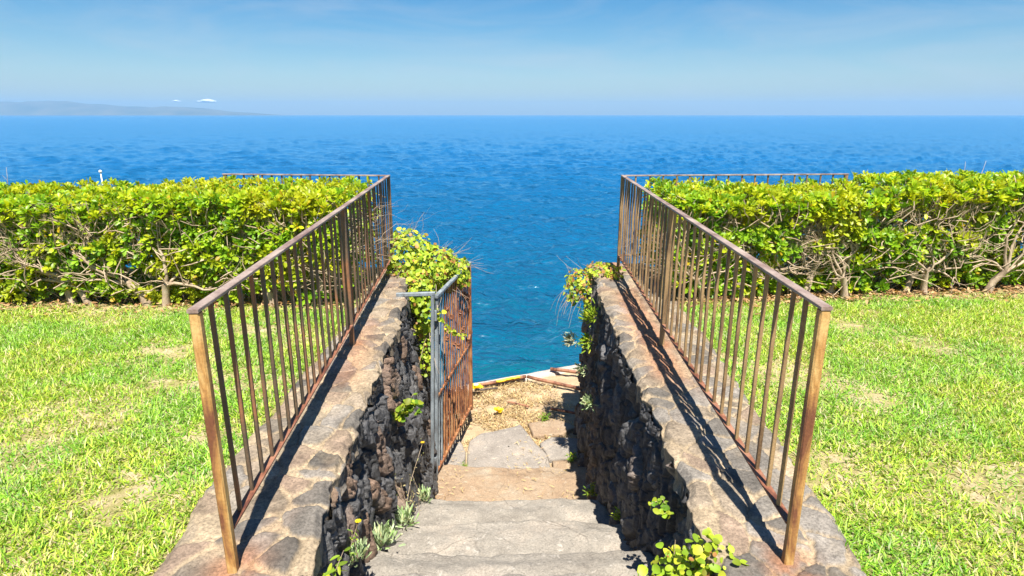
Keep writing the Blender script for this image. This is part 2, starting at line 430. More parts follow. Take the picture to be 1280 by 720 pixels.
# ------------------------------------------------------------------ land
def land(sign, xin):
    """lawn terrace with a rocky cliff on the sea side"""
    xs = np.concatenate([np.linspace(xin, xin+8.5, 100), np.linspace(xin+9, xin+60, 30)]) if sign > 0 else None
    if sign < 0:
        xs = np.concatenate([np.linspace(-60, xin-9, 30), np.linspace(xin-8.5, xin, 100)])
    ys = np.concatenate([np.linspace(-30, 1, 16)[:-1], np.linspace(1, 6.75, 70)])
    zs = np.linspace(0, 1, 26)[1:]
    n = len(xs); rows = []
    for y in ys:
        z = -.05+.03*(fbm(xs*1.3, np.full(n, y*1.3), 1, 4)-.5)
        rows.append(np.stack([xs, np.full(n, y), z], 1))
    for s in zs:
        z = -.05-s*(6.5); dpt = 1.3*(fbm(xs*.8, np.full(n, z*.8), 5, 5)-.35)*min(1, s*4)+s*.9
        rows.append(np.stack([xs, 6.75+dpt, np.full(n, z)], 1))
    V = np.concatenate(rows)
    # inner cheek (towards the stair), so that nothing is open from the side
    o = mesh_np('ground', V, [grid_faces(len(rows), n, True)], M['soil'])
    tag(o, 'lawn terrace %s of the steps above the cliff' % ('right' if sign > 0 else 'left'), kind='structure')
land(-1, -1.30); land(1, 1.30)

# steps
LX = ([1.0, 1.88, 2.15, 2.53, 2.87, 3.39, 4.0, 4.95, 5.7, 6.7], [-.74, -.755, -.80, -.835, -.85, -.86, -.9, -.94, -1.03, -1.07])
RX = ([1.0, 2.13, 2.42, 2.64, 3.11, 3.63, 5.18, 6, 6.7], [.76, .766, .80, .80, .81, .79, .834, .858, .87])
LO = ([1.0, 2, 2.4, 2.8, 4.4, 6.7], [-1.31, -1.325, -1.35, -1.36, -1.35, -1.45])
RO = ([1.0, 1.96, 2.5, 3.3, 4.2, 6.7], [1.30, 1.319, 1.355, 1.40, 1.47, 1.50])
STEPS = [(.3, 1.35, -.0, 'step'), (1.35, 1.9, -.16, 'step'), (1.9, 2.42, -.45, 'step'), (2.42, 2.97, -.74, 'step'), (2.97, 3.65, -1.06, 'step'), (3.65, 4.43, -1.42, 'step'),
         (4.43, 4.74, -1.66, 'step'), (4.74, 5.69, -1.90, 'step_rust')]
stair = empty('staircase', (0, 4.7, -2.1)); tag(stair, 'worn grey concrete staircase descending between two lava stone walls', 'staircase')
for k, (y0, y1, z, mk) in enumerate(STEPS):
    nx = 96; xs = np.linspace(-1.0, 1.0, nx)
    yb = y0-.10; ny = max(20, int((y1-yb)/.016)); rows = []
    lip = .06*(fbm(xs*3+k*7, 0*xs+k, 2, 5)-.5)*2
    for j in range(ny):
        u = j/(ny-1); yy = yb+(y1-yb-.03)*u + lip*u
        zz = z + .055*(fbm(xs*2.3+k*5, yy*2.3, 3, 5)-.5) + .026*(fbm(xs*13, yy*13, 5, 4)-.5)
        zz -= .03*sstep(.75, 1, u) + .012*np.clip(fbm(xs*4, 0*xs+k*3, 8, 3)-.45, 0, 1)*4*sstep(.7, 1, u)
        rows.append(np.stack([xs, yy, zz], 1))
    e = rows[-1]
    for (dy, dz) in ((.014, .004), (.024, .014), (.03, .03)):
        rows.append(e+np.array((0, dy, -dz)))
    for q in np.linspace(.06, .42, 8):
        r = e+np.array((0, .031, 0)); r[:, 2] -= q; r[:, 1] += .02*(fbm(xs*5, 0*xs+q*9, 6, 4)-.5); rows.append(r)
    V = np.concatenate(rows)-np.array((0, 4.7, -2.1))
    o = mesh_np('step', V, [grid_faces(len(rows), nx, True)], M[mk], stair)
    if mk == 'step_rust': o['label'] = 'rust stained orange brown step'

# lower terrace (earth) and flagstones
def terrace():
    xs = np.linspace(-3.2, 3.2, 150); nv = 130; rows = []
    ye = 8.36+.46*xs
    for j in range(nv):
        u = j/(nv-1); yy = 5.55+(ye-5.55)*u
        zz = -2.14+.07*(fbm(xs*2.2, yy*2.2, 6, 5)-.5)+.035*(fbm(xs*11, yy*11, 2, 4)-.5)
        rows.append(np.stack([xs, yy, zz], 1))
    e = rows[-1].copy()
    for q in np.linspace(.05, 4.3, 20):
        r = e.copy(); r[:, 2] = -2.14-q; r[:, 1] += .7*(fbm(xs*1.2, 0*xs+q*1.2, 9, 5)-.5)*min(1, q)+q*.15; rows.append(r)
    o = mesh_np('terrace', np.concatenate(rows), [grid_faces(len(rows), len(xs), True)], M['earth'])
    tag(o, 'dry earth terrace below the steps at the sea edge', kind='structure')
    # concrete coping along the sea edge
    n = 120; xs = np.linspace(-3.1, 3.1, n); ye = 8.36+.46*xs; prof = [(-.17, -.06), (-.16, .035), (-.13, .05), (-.02, .05), (.02, .035), (.03, -.25)]
    rows = []
    for (a, b) in prof:
        wv = .03*(fbm(xs*4, 0*xs+a*5, 4, 4)-.5)
        rows.append(np.stack([xs, ye+a+wv, -2.15+b+wv*.6], 1))
    o = mesh_np('kerb', np.concatenate(rows), [grid_faces(len(rows), n, True)], M['kerb'])
    tag(o, 'pale concrete kerb slanting along the sea edge of the terrace', 'kerb')
terrace()
def slab(name, poly, z, th, mat, label, tilt=(0, 0)):
    """irregular flat stone: subdivided polygon with rough top"""
    poly = np.array(poly, float); c = poly.mean(0); rings = []; m = len(poly)*6
    tt = np.arange(m)/6; i = np.floor(tt).astype(int) % len(poly); f = (tt-np.floor(tt))[:, None]
    edge = poly[i]*(1-f)+poly[(i+1) % len(poly)]*f
    edge = edge + .018*(np.stack([fbm(edge[:, 0]*9, edge[:, 1]*9, 2), fbm(edge[:, 0]*9, edge[:, 1]*9, 5)], 1)-.5)*2
    for s, dz in ((1.0, -th), (1.0, -.025), (.985, -.008), (.95, 0), (.8, 0), (.6, 0), (.4, 0), (.2, 0), (.02, 0)):
        p = c+(edge-c)*s; zz = z+dz+tilt[0]*(p[:, 0]-c[0])+tilt[1]*(p[:, 1]-c[1])+.03*(fbm(p[:, 0]*5, p[:, 1]*5, 3, 4)-.5)
        rings.append(np.concatenate([p, zz[:, None]], 1))
    V = np.concatenate(rings); idx = np.arange(m)
    F = np.concatenate([np.stack([r*m+idx, r*m+(idx+1) % m, (r+1)*m+(idx+1) % m, (r+1)*m+idx], 1) for r in range(len(rings)-1)])
    o = mesh_np(name, V, [F], mat); tag(o, label, 'stone slab'); return o
slab('flagstone', [(-.50, 5.66), (.42, 5.64), (.40, 6.1), (.28, 6.35), (.10, 6.80), (-.12, 6.68), (-.38, 6.58), (-.5, 6.4)], -2.045, .15, M['flag'], 'large pale grey flagstone below the rust stained step', (0, .0))
slab('flagstone', [(-1.0, 5.66), (-.52, 5.66), (-.52, 6.2), (-.62, 6.45), (-.95, 6.4)], -2.06, .12, M['flag'], 'dark shaded flagstone under the open iron gate')
slab('flagstone', [(.44, 5.66), (.9, 5.66), (.9, 6.05), (.44, 6.02)], -2.07, .12, M['step_rust'], 'brown stained stone at the foot of the right wall, nearest the steps')
slab('flagstone', [(.42, 6.06), (.9, 6.1), (.9, 6.5), (.45, 6.55), (.33, 6.4)], -2.08, .12, M['flag'], 'grey stone by the right wall half in its shadow')
slab('flagstone', [(.25, 6.6), (.62, 6.62), (.8, 6.85), (.5, 7.05), (.2, 6.9)], -2.09, .12, M['step_rust'], 'reddish flat stone beyond the large grey flagstone')

# ------------------------------------------------------------------ stone walls
def stair_z(y):
    return np.interp(y, [1.0, 1.9, 2.42, 2.97, 3.65, 4.43, 5.2, 5.7, 6.8], [-.35, -.6, -.85, -1.15, -1.5, -1.95, -2.15, -2.3, -2.4])
def wall(sign, IX, OX, label, batter):
    root = empty('stone_wall', (sign*1.1, 3.9, -2.3)); tag(root, label, 'wall'); org = np.array((sign*1.1, 3.9, -2.3))
    so_ = 0 if sign < 0 else 5
    # --- lava stone face
    ys = np.arange(1.0, 6.72, .011); hs_ = np.linspace(0, 1, 220)
    YY, HH = np.meshgrid(ys, hs_, indexing='ij'); ztop = -.055; ZB = stair_z(YY); ZZ = ztop+(ZB-ztop)*HH
    X0 = np.interp(YY, *IX)-sign*(batter+.025*np.clip(YY-2, -1, 4)*(sign < 0))*(-ZZ)
    wx = YY+.09*(fbm(YY*6, ZZ*4, 3+so_, 4)-.5); wz = ZZ+.14*(fbm(YY*6+9, ZZ*4, 6+so_, 4)-.5)
    f1, f2, idv, lx, lz = voro(wx*6.0, wz*3.0+.5*YY, 2+so_, .98, True)
    e = f2-f1; stone = sstep(0, .16, e); i4 = (idv*17.3) % 1-.5; i5 = (idv*29.7) % 1-.5
    g1, g2, idw, mx_, mz_ = voro(wx*17+3*wz, wz*9, 7+so_, .95, True); chip = sstep(0, .18, g2-g1); i6 = (idw*13.1) % 1-.5
    rid = 1-np.abs(2*fbm(YY*17, ZZ*5, 8+so_, 4)-1)
    dsp = -.05*(1-stone)+.055*(idv-.5)+.11*i4*lx+.04*i5*lz-.016*(1-chip)+.045*i6*mx_+.026*(idw-.5)+.045*(fbm(YY*7, ZZ*3.5, 4+so_, 5)-.5)+.03*(rid-.7)+.012*(fbm(YY*40, ZZ*22, 8+so_, 3)-.5)
    ZZ = ZZ+.02*(fbm(YY*9, ZZ*9, 1, 3)-.5)*(HH > .02)
    tone = (.045+.075*idv**2)[..., None]*np.array((1, .98, 1.0))
    br = sstep(.86, .94, idv)[..., None]*(.7 if sign < 0 else .25); tone = tone*(1-br)+np.array((.22, .13, .075))*br
    lich = sstep(.62, .72, fbm(YY*7, ZZ*3.2, 11+so_, 4))[..., None]*(.35 if sign < 0 else .3); tone = tone*(1-lich)+np.array((.22, .21, .20))*lich
    mort = (1-sstep(.0, .12, e))[..., None]*.35*sstep(.5, .62, fbm(YY*2, ZZ*2, 9+so_))[..., None]; tone = tone*(1-mort)+np.array((.36, .27, .18))*mort
    V = np.stack([X0-sign*dsp, YY, ZZ], -1).reshape(-1, 3)-org
    mesh_np('lava_stone_face', V, [grid_faces(len(ys), 220, sign > 0)], M['lava'], root, col=tone.reshape(-1, 3))
    # --- sea end of the wall
    us = np.linspace(0, 1, 60); zs = np.linspace(-.05, -4.2, 150); UU, Z2 = np.meshgrid(us, zs, indexing='ij')
    xi = np.interp(6.70, *IX)-sign*(batter+.11*(sign < 0))*np.minimum(-Z2, 2.3); xo = np.interp(6.7, *OX); XX = xi+(xo+sign*.3-xi)*UU
    f1, f2, idv = voro(XX*5.2, Z2*6.2, 4); st = sstep(0, .34, f2-f1)
    Y2 = 6.66+.0*XX-.08*(1-st)+.05*(idv-.5)+.05*(fbm(XX*6, Z2*6, 4, 5)-.5)
    tn = (.03+.05*idv**2)[..., None]*np.ones(3)
    mesh_np('lava_stone_end', np.stack([XX, Y2, Z2], -1).reshape(-1, 3)-org, [grid_faces(60, 150, sign < 0)], M['lava'], root, col=tn.reshape(-1, 3))
    # --- stone and mortar top, folded down at both edges
    ys = np.arange(1.0, 6.74, .0095); nu = 84
    U = np.concatenate([[-.10, -.07, -.04, -.015], np.linspace(0, 1, nu), [1.01, 1.03]])
    YY, UU = np.meshgrid(ys, U, indexing='ij')
    uc = np.clip(UU, 0, 1)
    xin = np.interp(YY, *IX)+.0; xout = np.interp(YY, *OX)
    rag = .05*(fbm(YY*4.5, 0*YY, 3+so_, 4)-.5)+.03*(vnoise(YY*16, 0*YY, 5+so_)-.5)
    rag2 = .09*(fbm(YY*3.5, 0*YY+4, 6+so_, 4)-.5)
    xin = xin-sign*(rag+.012); xout = xout+sign*rag2
    XX = xin+(xout-xin)*uc
    wx = XX+.13*(fbm(XX*5, YY*5, 2+so_, 4)-.5); wy = YY+.13*(fbm(XX*5+7, YY*5, 4+so_, 4)-.5)
    f1, f2, idv = voro(wx*6.4+so_, wy*5.4, 1+so_, .98); e = f2-f1
    n2 = fbm(XX*9, YY*9, 6+so_, 4)
    worn = fbm(XX*2.2, YY*2.2, 9+so_, 3)
    stone = sstep(.19*n2-.03, .03+.19*n2, e)*sstep(.16, .28, idv+.24*worn)
    ZZ = .0+.013*stone*(.35+1.1*idv)-.012+.007*(n2-.5)+.008*(fbm(XX*40, YY*40, 3, 3)-.5)
    dn = np.where(UU < 0, -UU*1.15, 0)+np.where(UU > 1, (UU-1)*4, 0)
    ZZ = ZZ-dn-.03*(1-sstep(0, .06, uc))*(.3+idv)-.02*sstep(.94, 1, uc)
    XX = XX+sign*np.where(UU < 0, .03*(fbm(YY*12, UU*30, 8, 3)-.2), 0)
    grey = np.array((.150, .134, .115)); brown = np.array((.215, .172, .125)); pink = np.array((.225, .165, .12)); sand = np.array((.275, .215, .142)); rust = np.array((.26, .115, .055))
    i2 = (idv*7.31) % 1; i3 = (idv*13.7) % 1
    sc_ = grey*(.55+.95*i3)[..., None]
    sc_ = np.where((i2 < .42)[..., None], brown*(.8+.35*i3)[..., None], sc_); sc_ = np.where((i2 < .10)[..., None], pink*(.8+.3*i3)[..., None], sc_)
    grit = fbm(XX*55, YY*55, 2, 2); mo = sand*(.55+.5*n2+.4*grit)[..., None]
    sc_ = sc_*(.55+.8*fbm(XX*18, YY*18, 7, 4))[..., None]; dust = (.28*sstep(.5, .66, fbm(XX*4, YY*4, 13+so_, 4)))[..., None]; sc_ = sc_*(1-dust)+sand*.85*dust
    mo = mo*(1-.35*sstep(.3, .7, stone)*(1-sstep(.7, 1, stone)))[..., None]
    c = (mo*(1-stone[..., None])+sc_*stone[..., None])*.9
    fx = np.interp(YY, [1.9, 6.45], [-1.03, -1.28] if sign < 0 else [1.03, 1.15])
    st = np.exp(-((XX-fx+sign*.05)/.11)**2)*sstep(.35, .62, fbm(XX*3, YY*1.3, 5, 4))*(.75 if sign > 0 else .4)
    for yp in (1.9, 4.2, 6.45):
        fxp = np.interp(yp, [1.9, 6.45], [-1.03, -1.28] if sign < 0 else [1.03, 1.15])
        st = np.maximum(st, .8*np.exp(-(((XX-fxp)/.10)**2+((YY-yp)/.13)**2))*sstep(.2, .5, n2))
    c = c*(1-st[..., None])+rust*st[..., None]
    mesh_np('coping', np.stack([XX, YY, ZZ], -1).reshape(-1, 3)-org, [grid_faces(len(ys), len(U), sign < 0)], M['cap'], root, col=c.reshape(-1, 3))
wall(-1, LX, LO, 'sunlit rough lava stone wall left of the steps with mortared stone top', .04)
wall(1, RX, RO, 'shaded black lava stone wall right of the steps with rust stained top', .045)

# ------------------------------------------------------------------ iron railings
def railing(sign, pts, far, label, mb):
    root = empty('iron_railing', (pts[0][0], pts[0][1], 0)); tag(root, label, 'railing'); org = Vector((pts[0][0], pts[0][1], 0))
    P = [Vector((x, y, 0)) for x, y in pts]; a, b = P[0], P[1]
    def at(y): return a.lerp(b, (y-a.y)/(b.y-a.y))
    Z = lambda p, z: Vector((p.x, p.y, z))-org
    def part(name, p, q, w, h, mat, seg=1, up=(0, 0, 1)):
        m = MB(); m.bar(p, q, w, h, up=up, seg=seg, wob=.03); return m.build(name, mat, root)
    posts = [a.y, (a.y+b.y)/2, b.y]
    d = (b-a).normalized()
    for k, y in enumerate(posts):
        p = at(y); part('post', Z(p, -.02), Z(p, .99), .034 if k else .035, .034 if k else .035, M['post'] if k == 0 else mb, 6, up=d)
    # top rail (flat bar) and bottom rail of each run
    c = Vector((far[0], far[1], 0)); runs = [(a, b, 36), (b, c, 17)]
    e = (c-b).normalized()
    part('top_rail', Z(a-d*.02, 1.0), Z(b+d*.02, 1.0), .037, .013, M['rail'], 14)
    part('top_rail', Z(b+e*.022, 1.0), Z(c+e*.02, 1.0), .037, .013, M['rail'], 8)
    part('bottom_rail', Z(a+d*.021, .155), Z(b-d*.02, .155), .034, .010, M['rail_low'], 14)
    part('bottom_rail', Z(b+e*.022, .155), Z(c, .155), .034, .010, M['rail_low'], 8)
    part('post', Z(c, -.1), Z(c, .99), .036, .036, mb, 6, up=e)
    for (p, q, n) in runs:
        for k in range(1, n):
            if n == 36 and k == 18: continue
            r = p.lerp(q, k/n)+Vector((random.uniform(-.004, .004), random.uniform(-.004, .004), 0)); j = Vector((random.uniform(-.004, .004), random.uniform(-.004, .004), 0))
            part('baluster', Z(r, .158), Z(r+j, .994), .0155, .0155, mb, 5, up=(q-p).normalized())
railing(-1, [(-1.03, 1.9), (-1.285, 6.45)], (-3.06, 6.62), 'dark rusty iron railing on the left wall turning left behind the hedge', M['bar'])
railing(1, [(1.03, 1.93), (1.15, 6.45)], (3.56, 6.62), 'ochre rusty iron railing on the right wall turning right behind the hedge', M['bar_right'])

# ------------------------------------------------------------------ gate
def gate():
    root = empty('iron_gate', (-.74, 5.45, -1.93)); tag(root, 'rusty orange iron bar gate standing open at the foot of the left wall', 'gate'); org = Vector((-.74, 5.45, -1.93))
    A0 = Vector((-.775, 5.45, -1.92)); A1 = Vector((-.705, 5.45, .0)); B0 = Vector((-.505, 6.93, -1.90)); B1 = Vector((-.495, 6.93, -.045))
    G = lambda u, v: (A0.lerp(A1, v)).lerp(B0.lerp(B1, v), u)-org
    d = (B0-A0).normalized()
    def part(name, p, q, w, h, mat, seg=8, wob=.12, up=d):
        m = MB(); m.bar(p, q, w, h, up=up, seg=seg, wob=wob); return m.build(name, mat, root)
    part('hinge_stile', G(.022, 0), G(.022, .985), .034, .034, M['gate_steel'], 10, .03)
    part('free_stile', G(1, -.01), G(1, 1), .036, .036, M['gate_rust'], 16)
    part('top_rail', G(.0, .992), G(1.02, .998), .04, .03, M['gate_steel'], 12, .05, up=(0, 0, 1))
    part('bottom_rail', G(.04, .02), G(.985, .02), .03, .036, M['gate_rust'], 14, .1, up=(0, 0, 1))
    part('middle_rail', G(.04, .45), G(.985, .47), .02, .03, M['gate_rust'], 20, .12, up=(0, 0, 1))
    for k in range(1, 15):
        u = .022+k*.0652
        part('bar', G(u, .03), G(u, .985), .0165, .0165, M['gate_rust'] if k > 2 else M['gate_steel'], 40, .22)
    # rust scale clinging to the bars and a corroded latch
    for k in range(18):
        u = .022+random.randint(4, 14)*.0652; v = random.uniform(.45, .95)
        m = MB(); p = G(u, v); q = G(u, v+random.uniform(.015, .04)); m.bar(p, q, .034, .03, up=d, seg=4, wob=.4)
        m.build('rust_scale', M['rail_low'], root)
    m = MB(); m.bar(G(.93, .50), G(1.04, .535), .03, .05, seg=3, wob=.2); m.bar(G(1.03, .47), G(1.03, .58), .02, .03, seg=3, wob=.3); m.build('latch', M['gate_rust'], root)
    for v in (.10, .9):
        m = MB(); m.tube([G(-.012, v-.025), G(-.012, v+.025)], .02, 10); m.build('hinge', M['gate_steel'], root)
gate()
def gate_post():
    root = empty('gate_post', (-.775, 5.40, -1.93)); tag(root, 'grey steel gate post tied to the left wall by a short arm', 'gate post'); org = Vector((-.775, 5.40, -1.93))
    m = MB(); m.bar(Vector((-.80, 5.395, -1.95))-org, Vector((-.728, 5.395, .012))-org, .032, .032, up=(0, 1, 0), seg=8, wob=.03); m.build('pole', M['gate_steel'], root)
    m = MB(); m.bar(Vector((-1.06, 5.40, .02))-org, Vector((-.705, 5.40, .03))-org, .036, .036, seg=3); m.build('wall_arm', M['gate_steel'], root)
gate_post()

# ------------------------------------------------------------------ hedges
HC = [(.14, .29, .015), (.23, .40, .018), (.35, .48, .018), (.47, .53, .02)]
def branch(mb, p, d, r, L, depth, ydir, box):
    """crooked branch that forks; stays inside the hedge box"""
    n = 4; pts = [p.copy()]; rs = [r]; q = p.copy(); dd = d.copy()
    for k in range(n):
        dd = (dd+Vector((random.gauss(0, .30), random.gauss(0, .2), random.gauss(.02, .24)))).normalized()
        q = q+dd*(L/n)
        q.y = min(max(q.y, box[0](q.x)+.06), box[1]); q.z = min(q.z, box[2]-.06)
        pts.append(q.copy()); rs.append(r*(1-.38*(k+1)/n))
    mb.tube(pts, rs, 6 if r > .012 else 4, cap=False)
    if depth <= 0: return
    for k in range(random.choice((2, 3, 3)) if depth > 1 else 2):
        i = random.choice((2, 3, 4)) if k else 4
        nd = (dd+Vector((random.gauss(0, .75), random.gauss(-.12, .45), random.gauss(.18, .45)))).normalized()
        if nd.z < -.3: nd.z = -.1
        branch(mb, pts[i], nd, rs[i]*random.uniform(.6, .78), L*random.uniform(.68, .9), depth-1, ydir, box)
def hedge(label, xa, xb, yfront, yback, ztop, trunks, seed):
    global rng
    rng = np.random.default_rng(seed); random.seed(seed)
    xm = (xa+xb)/2; root = empty('hedge', (xm, 5.9, -.05)); tag(root, label, 'hedge'); org = np.array((xm, 5.9, -.05))
    Lx = xb-xa; P = []; A = []
    def add(x, y, z, a): P.append(np.stack([x, y, z], 1)); A.append(a)
    zt = lambda x, y: ztop(x)+.07*(fbm(x*2.2, y*2.2, 3, 3)-.5)*2*.6
    bulge = lambda x, z: .14*(fbm(x*1.7, z*2.2, 5, 3)-.5)*2
    # top
    n = int(Lx*1.2*290); x = rng.uniform(xa, xb, n); yf = yfront(x); y = yf-.02+(yback-yf+.02)*rng.random(n)
    z = zt(x, y)-.12*rng.random(n)**1.6-.07*(1-sstep(0, .22, y-yf))
    a = np.stack([rng.normal(0, .28, n), rng.normal(-.12, .28, n), np.ones(n)], 1); add(x, y, z, a)
    # front, dense above and thinner below
    n = int(Lx*640); x = rng.uniform(xa, xb, n); hz = rng.random(n); z = .015+(ztop(x)-.015)*hz
    keep = fbm(x*3.4, z*4.6, 8, 3) < (.56+.16*hz)
    x, z, hz = x[keep], z[keep], hz[keep]; n = len(x)
    y = yfront(x)+.05-bulge(x, z)+.18*rng.random(n)**1.3+.08*(1-hz)
    a = np.stack([rng.normal(0, .4, n), -.75+rng.normal(0, .25, n), .55+rng.normal(0, .3, n)], 1); add(x, y, z, a)
    # inside and the end facing the stair
    n = int(Lx*170); x = rng.uniform(xa, xb, n); z = rng.uniform(.05, .85, n); y = yfront(x)+.3+.6*rng.random(n); add(x, y, z, rng.normal(0, .6, (n, 3))+np.array((0, -.3, .8)))
    xe = xb if xb < 0 else xa; s = 1 if xb < 0 else -1
    n = 190; y = rng.uniform(yfront(np.array([xe]))[0], yback, n); z = .1+.85*rng.random(n)**.7; x = xe+s*(.02+.10*(fbm(y*3, z*3, 2)-.5))-s*.1*rng.random(n)
    add(x, y, z, np.stack([s*.7+rng.normal(0, .3, n), rng.normal(-.2, .4, n), .6+rng.normal(0, .3, n)], 1))
    # back
    n = int(Lx*110); x = rng.uniform(xa, xb, n); z = .03+.9*rng.random(n); y = yback-.1*rng.random(n); add(x, y, z, np.stack([rng.normal(0, .3, n), .7+0*x, .6+0*x], 1))
    P = np.concatenate(P); A = norm(np.concatenate(A))
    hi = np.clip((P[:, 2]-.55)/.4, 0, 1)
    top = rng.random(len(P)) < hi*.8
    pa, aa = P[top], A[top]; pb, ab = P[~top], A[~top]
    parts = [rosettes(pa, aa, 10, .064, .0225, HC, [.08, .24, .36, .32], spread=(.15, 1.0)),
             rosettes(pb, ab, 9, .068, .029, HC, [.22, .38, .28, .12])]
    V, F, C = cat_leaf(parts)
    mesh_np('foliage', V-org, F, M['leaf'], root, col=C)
    # fine twigs behind each rosette
    tw = MB(); sel = rng.permutation(len(P))[:int(len(P)*.8)]
    for i in sel:
        p = Vector(P[i]); a = Vector(A[i]); back = Vector((random.gauss(0, .35), .45, -.55))
        q = p-a*random.uniform(.05, .10)+Vector((random.gauss(0, .02), random.gauss(0, .02), random.gauss(0, .02))); r_ = q+back.normalized()*random.uniform(.08, .24)
        r0 = random.uniform(.003, .0055)
        tw.tube([p-Vector(org), q-Vector(org), r_-Vector(org)], [r0*.8, r0, r0*1.4], 4, cap=False)
    for k in range(int(Lx*110)):
        x = random.uniform(xa, xb); z = random.uniform(.08, .8)*float(ztop(np.array([x]))); y = float(yfront(np.array([x]))[0])+random.uniform(.0, .22)
        p = Vector((x, y, z)); d = Vector((random.gauss(0, .8), random.gauss(-.1, .35), random.gauss(.45, .5))).normalized(); l = random.uniform(.10, .30); r0 = random.uniform(.003, .007)
        pts = [p]
        for i in range(3): d = (d+Vector((random.gauss(0, .25), random.gauss(0, .2), random.gauss(.05, .25)))).normalized(); pts.append(pts[-1]+d*l/3)
        tw.tube([q-Vector(org) for q in pts], [r0, r0*.9, r0*.75, r0*.5], 4, cap=False)
    tw.build('twigs', M['bark'], root, True)
    for (tx, lean, r) in trunks:
        mb = MB(); y0 = float(yfront(np.array([tx]))[0])+random.uniform(.08, .22)
        p = Vector((tx, y0, -.06)); box = (lambda X: float(yfront(np.array([X]))[0]), yback-.05, float(ztop(np.array([tx]))[0]))
        pts = [p, p+Vector((lean*.05, .0, .12)), p+Vector((lean*.16+random.gauss(0, .02), random.gauss(0, .03), .24))]
        mb.tube(pts, [r*1.35, r*1.05, r], 8, cap=False)
        for k in range(5):
            d = Vector((lean*.8+random.gauss(0, .8), random.gauss(-.05, .3), random.uniform(.45, 1.1))).normalized()
            branch(mb, pts[2]-Vector((0, 0, .02)), d, r*random.uniform(.36, .58), random.uniform(.28, .42), 4, 0, box)
        o = mb.build('trunk', M['bark'], root, True); o.data.transform(Matrix.Translation(-Vector(org)))
hedge('dense clipped evergreen hedge on the lawn left of the steps', -8.2, -1.47, lambda x: 5.14+0*x, 6.40,
      lambda x: .895+.045*sstep(-3.5, -3.3, x), [(-7.6, .3, .03), (-6.9, -.4, .028), (-6.2, .5, .03), (-5.4, -.3, .028), (-4.75, .5, .03), (-3.98, -.5, .032), (-3.82, -.9, .026), (-3.28, -.8, .034), (-3.1, .3, .03), (-2.6, .5, .024), (-2.15, -.4, .026), (-1.75, .3, .022)], 21)
hedge('taller clipped evergreen hedge with bare stems right of the steps', 1.42, 9.4, lambda x: 5.22+.12*(x-1.4), 6.50,
      lambda x: .905+.095*sstep(3.2, 3.7, x), [(1.75, -.3, .024), (2.2, .4, .026), (2.75, .3, .03), (3.02, .5, .034), (3.12, -.4, .028), (3.8, .6, .03), (3.95, -.3, .026), (4.6, .7, .03), (5.4, -.5, .03), (6.1, .4, .03), (6.9, -.4, .03), (7.8, .4, .03), (8.7, -.3, .03)], 22)

# ------------------------------------------------------------------ lawn grass and litter
rng = np.random.default_rng(31); random.seed(31)
GC = [(.14, .28, .02), (.27, .42, .03), (.42, .52, .05), (.52, .52, .14), (.60, .48, .28)]
def grass(xa, xb, side):
    n = 300000; x = rng.uniform(xa, xb, n); y = rng.uniform(1.2, 5.7, n)
    edge = np.interp(y, *(LO if side < 0 else RO))
    inside = (x < edge-.03+.05*rng.random(n)-.02) if side < 0 else (x > edge+.0-.03*rng.random(n))
    yf = 5.22 if side < 0 else 5.30+.12*(x-1.4)
    pat = fbm(x*1.6, y*1.6, 12 if side < 0 else 9, 4)
    pat = pat+.22*(fbm(x*14, y*14, 3, 3)-.5); bare = sstep(.58, .68, pat)*.95
    if side < 0:
        bare *= .45
        for (bx, by, br) in ((-2.5, 4.15, .42), (-2.15, 3.6, .36), (-1.74, 2.36, .30), (-2.0, 4.65, .4), (-1.62, 2.95, .22), (-1.55, 3.6, .25)):
            bare = np.maximum(bare, .95*np.exp(-(((x-bx)/(br*.7))**2+((y-by)/(br*.55))**2))*sstep(.3, .5, fbm(x*11, y*11, 5, 3)))
    else:
        bare *= .6
        for (bx, by, br) in ((2.75, 4.75, .18), (2.2, 3.4, .15)): bare = np.maximum(bare, .85*np.exp(-(((x-bx)/br)**2+((y-by)/br)**2)))
    dens = 1-.62*bare; dens = dens*(1-.8*sstep(-.25, .1, y-yf))
    k = inside & (rng.random(n) < dens) & (y < yf+.25); x, y, b = x[k], y[k], bare[k]; n = len(x)
    az = rng.random(n)*6.283; tilt = rng.uniform(.25, 1.25, n)
    z = -.05+.03*(fbm(x*1.3, y*1.3, 1, 4)-.5)-.004
    cl = fbm(x*5, y*5, 6, 3); L = rng.uniform(.024, .062, n)*(1-.35*b)*(.7+.6*cl); W = rng.uniform(.0032, .0075, n)
    p = [.22, .28, .28, .12, .10]
    c = pick(n, GC, p, .22); hue = sstep(.38, .62, fbm(x*2.6, y*2.6, 10, 4))[:, None]; c = c*((.74, .98, .92)+hue*np.array((.26, .05, .08)))
    dry = rng.random(n) < b*.88; tilt = np.where(dry, np.maximum(tilt, 1.25), tilt); c[dry] = np.array((.54, .44, .27))*rng.uniform(.7, 1.15, (dry.sum(), 1))
    D = np.stack([np.cos(az)*np.sin(tilt), np.sin(az)*np.sin(tilt), np.cos(tilt)], 1)
    N = np.stack([-np.cos(az)*np.cos(tilt), -np.sin(az)*np.cos(tilt), np.sin(tilt)], 1)+rng.normal(0, .2, (n, 3))
    return leaves(np.stack([x, y, z], 1), D, N, L, W, BLADE, rng.uniform(0, .7, n), np.clip(c, .01, .9))
V, F, C = cat_leaf([grass(-6.2, -1.2, -1), grass(1.2, 7.0, 1)])
tag(mesh_np('grass', V, F, M['grass'], col=C), 'coarse bright green lawn grass with dry straw patches', 'grass', kind='stuff')
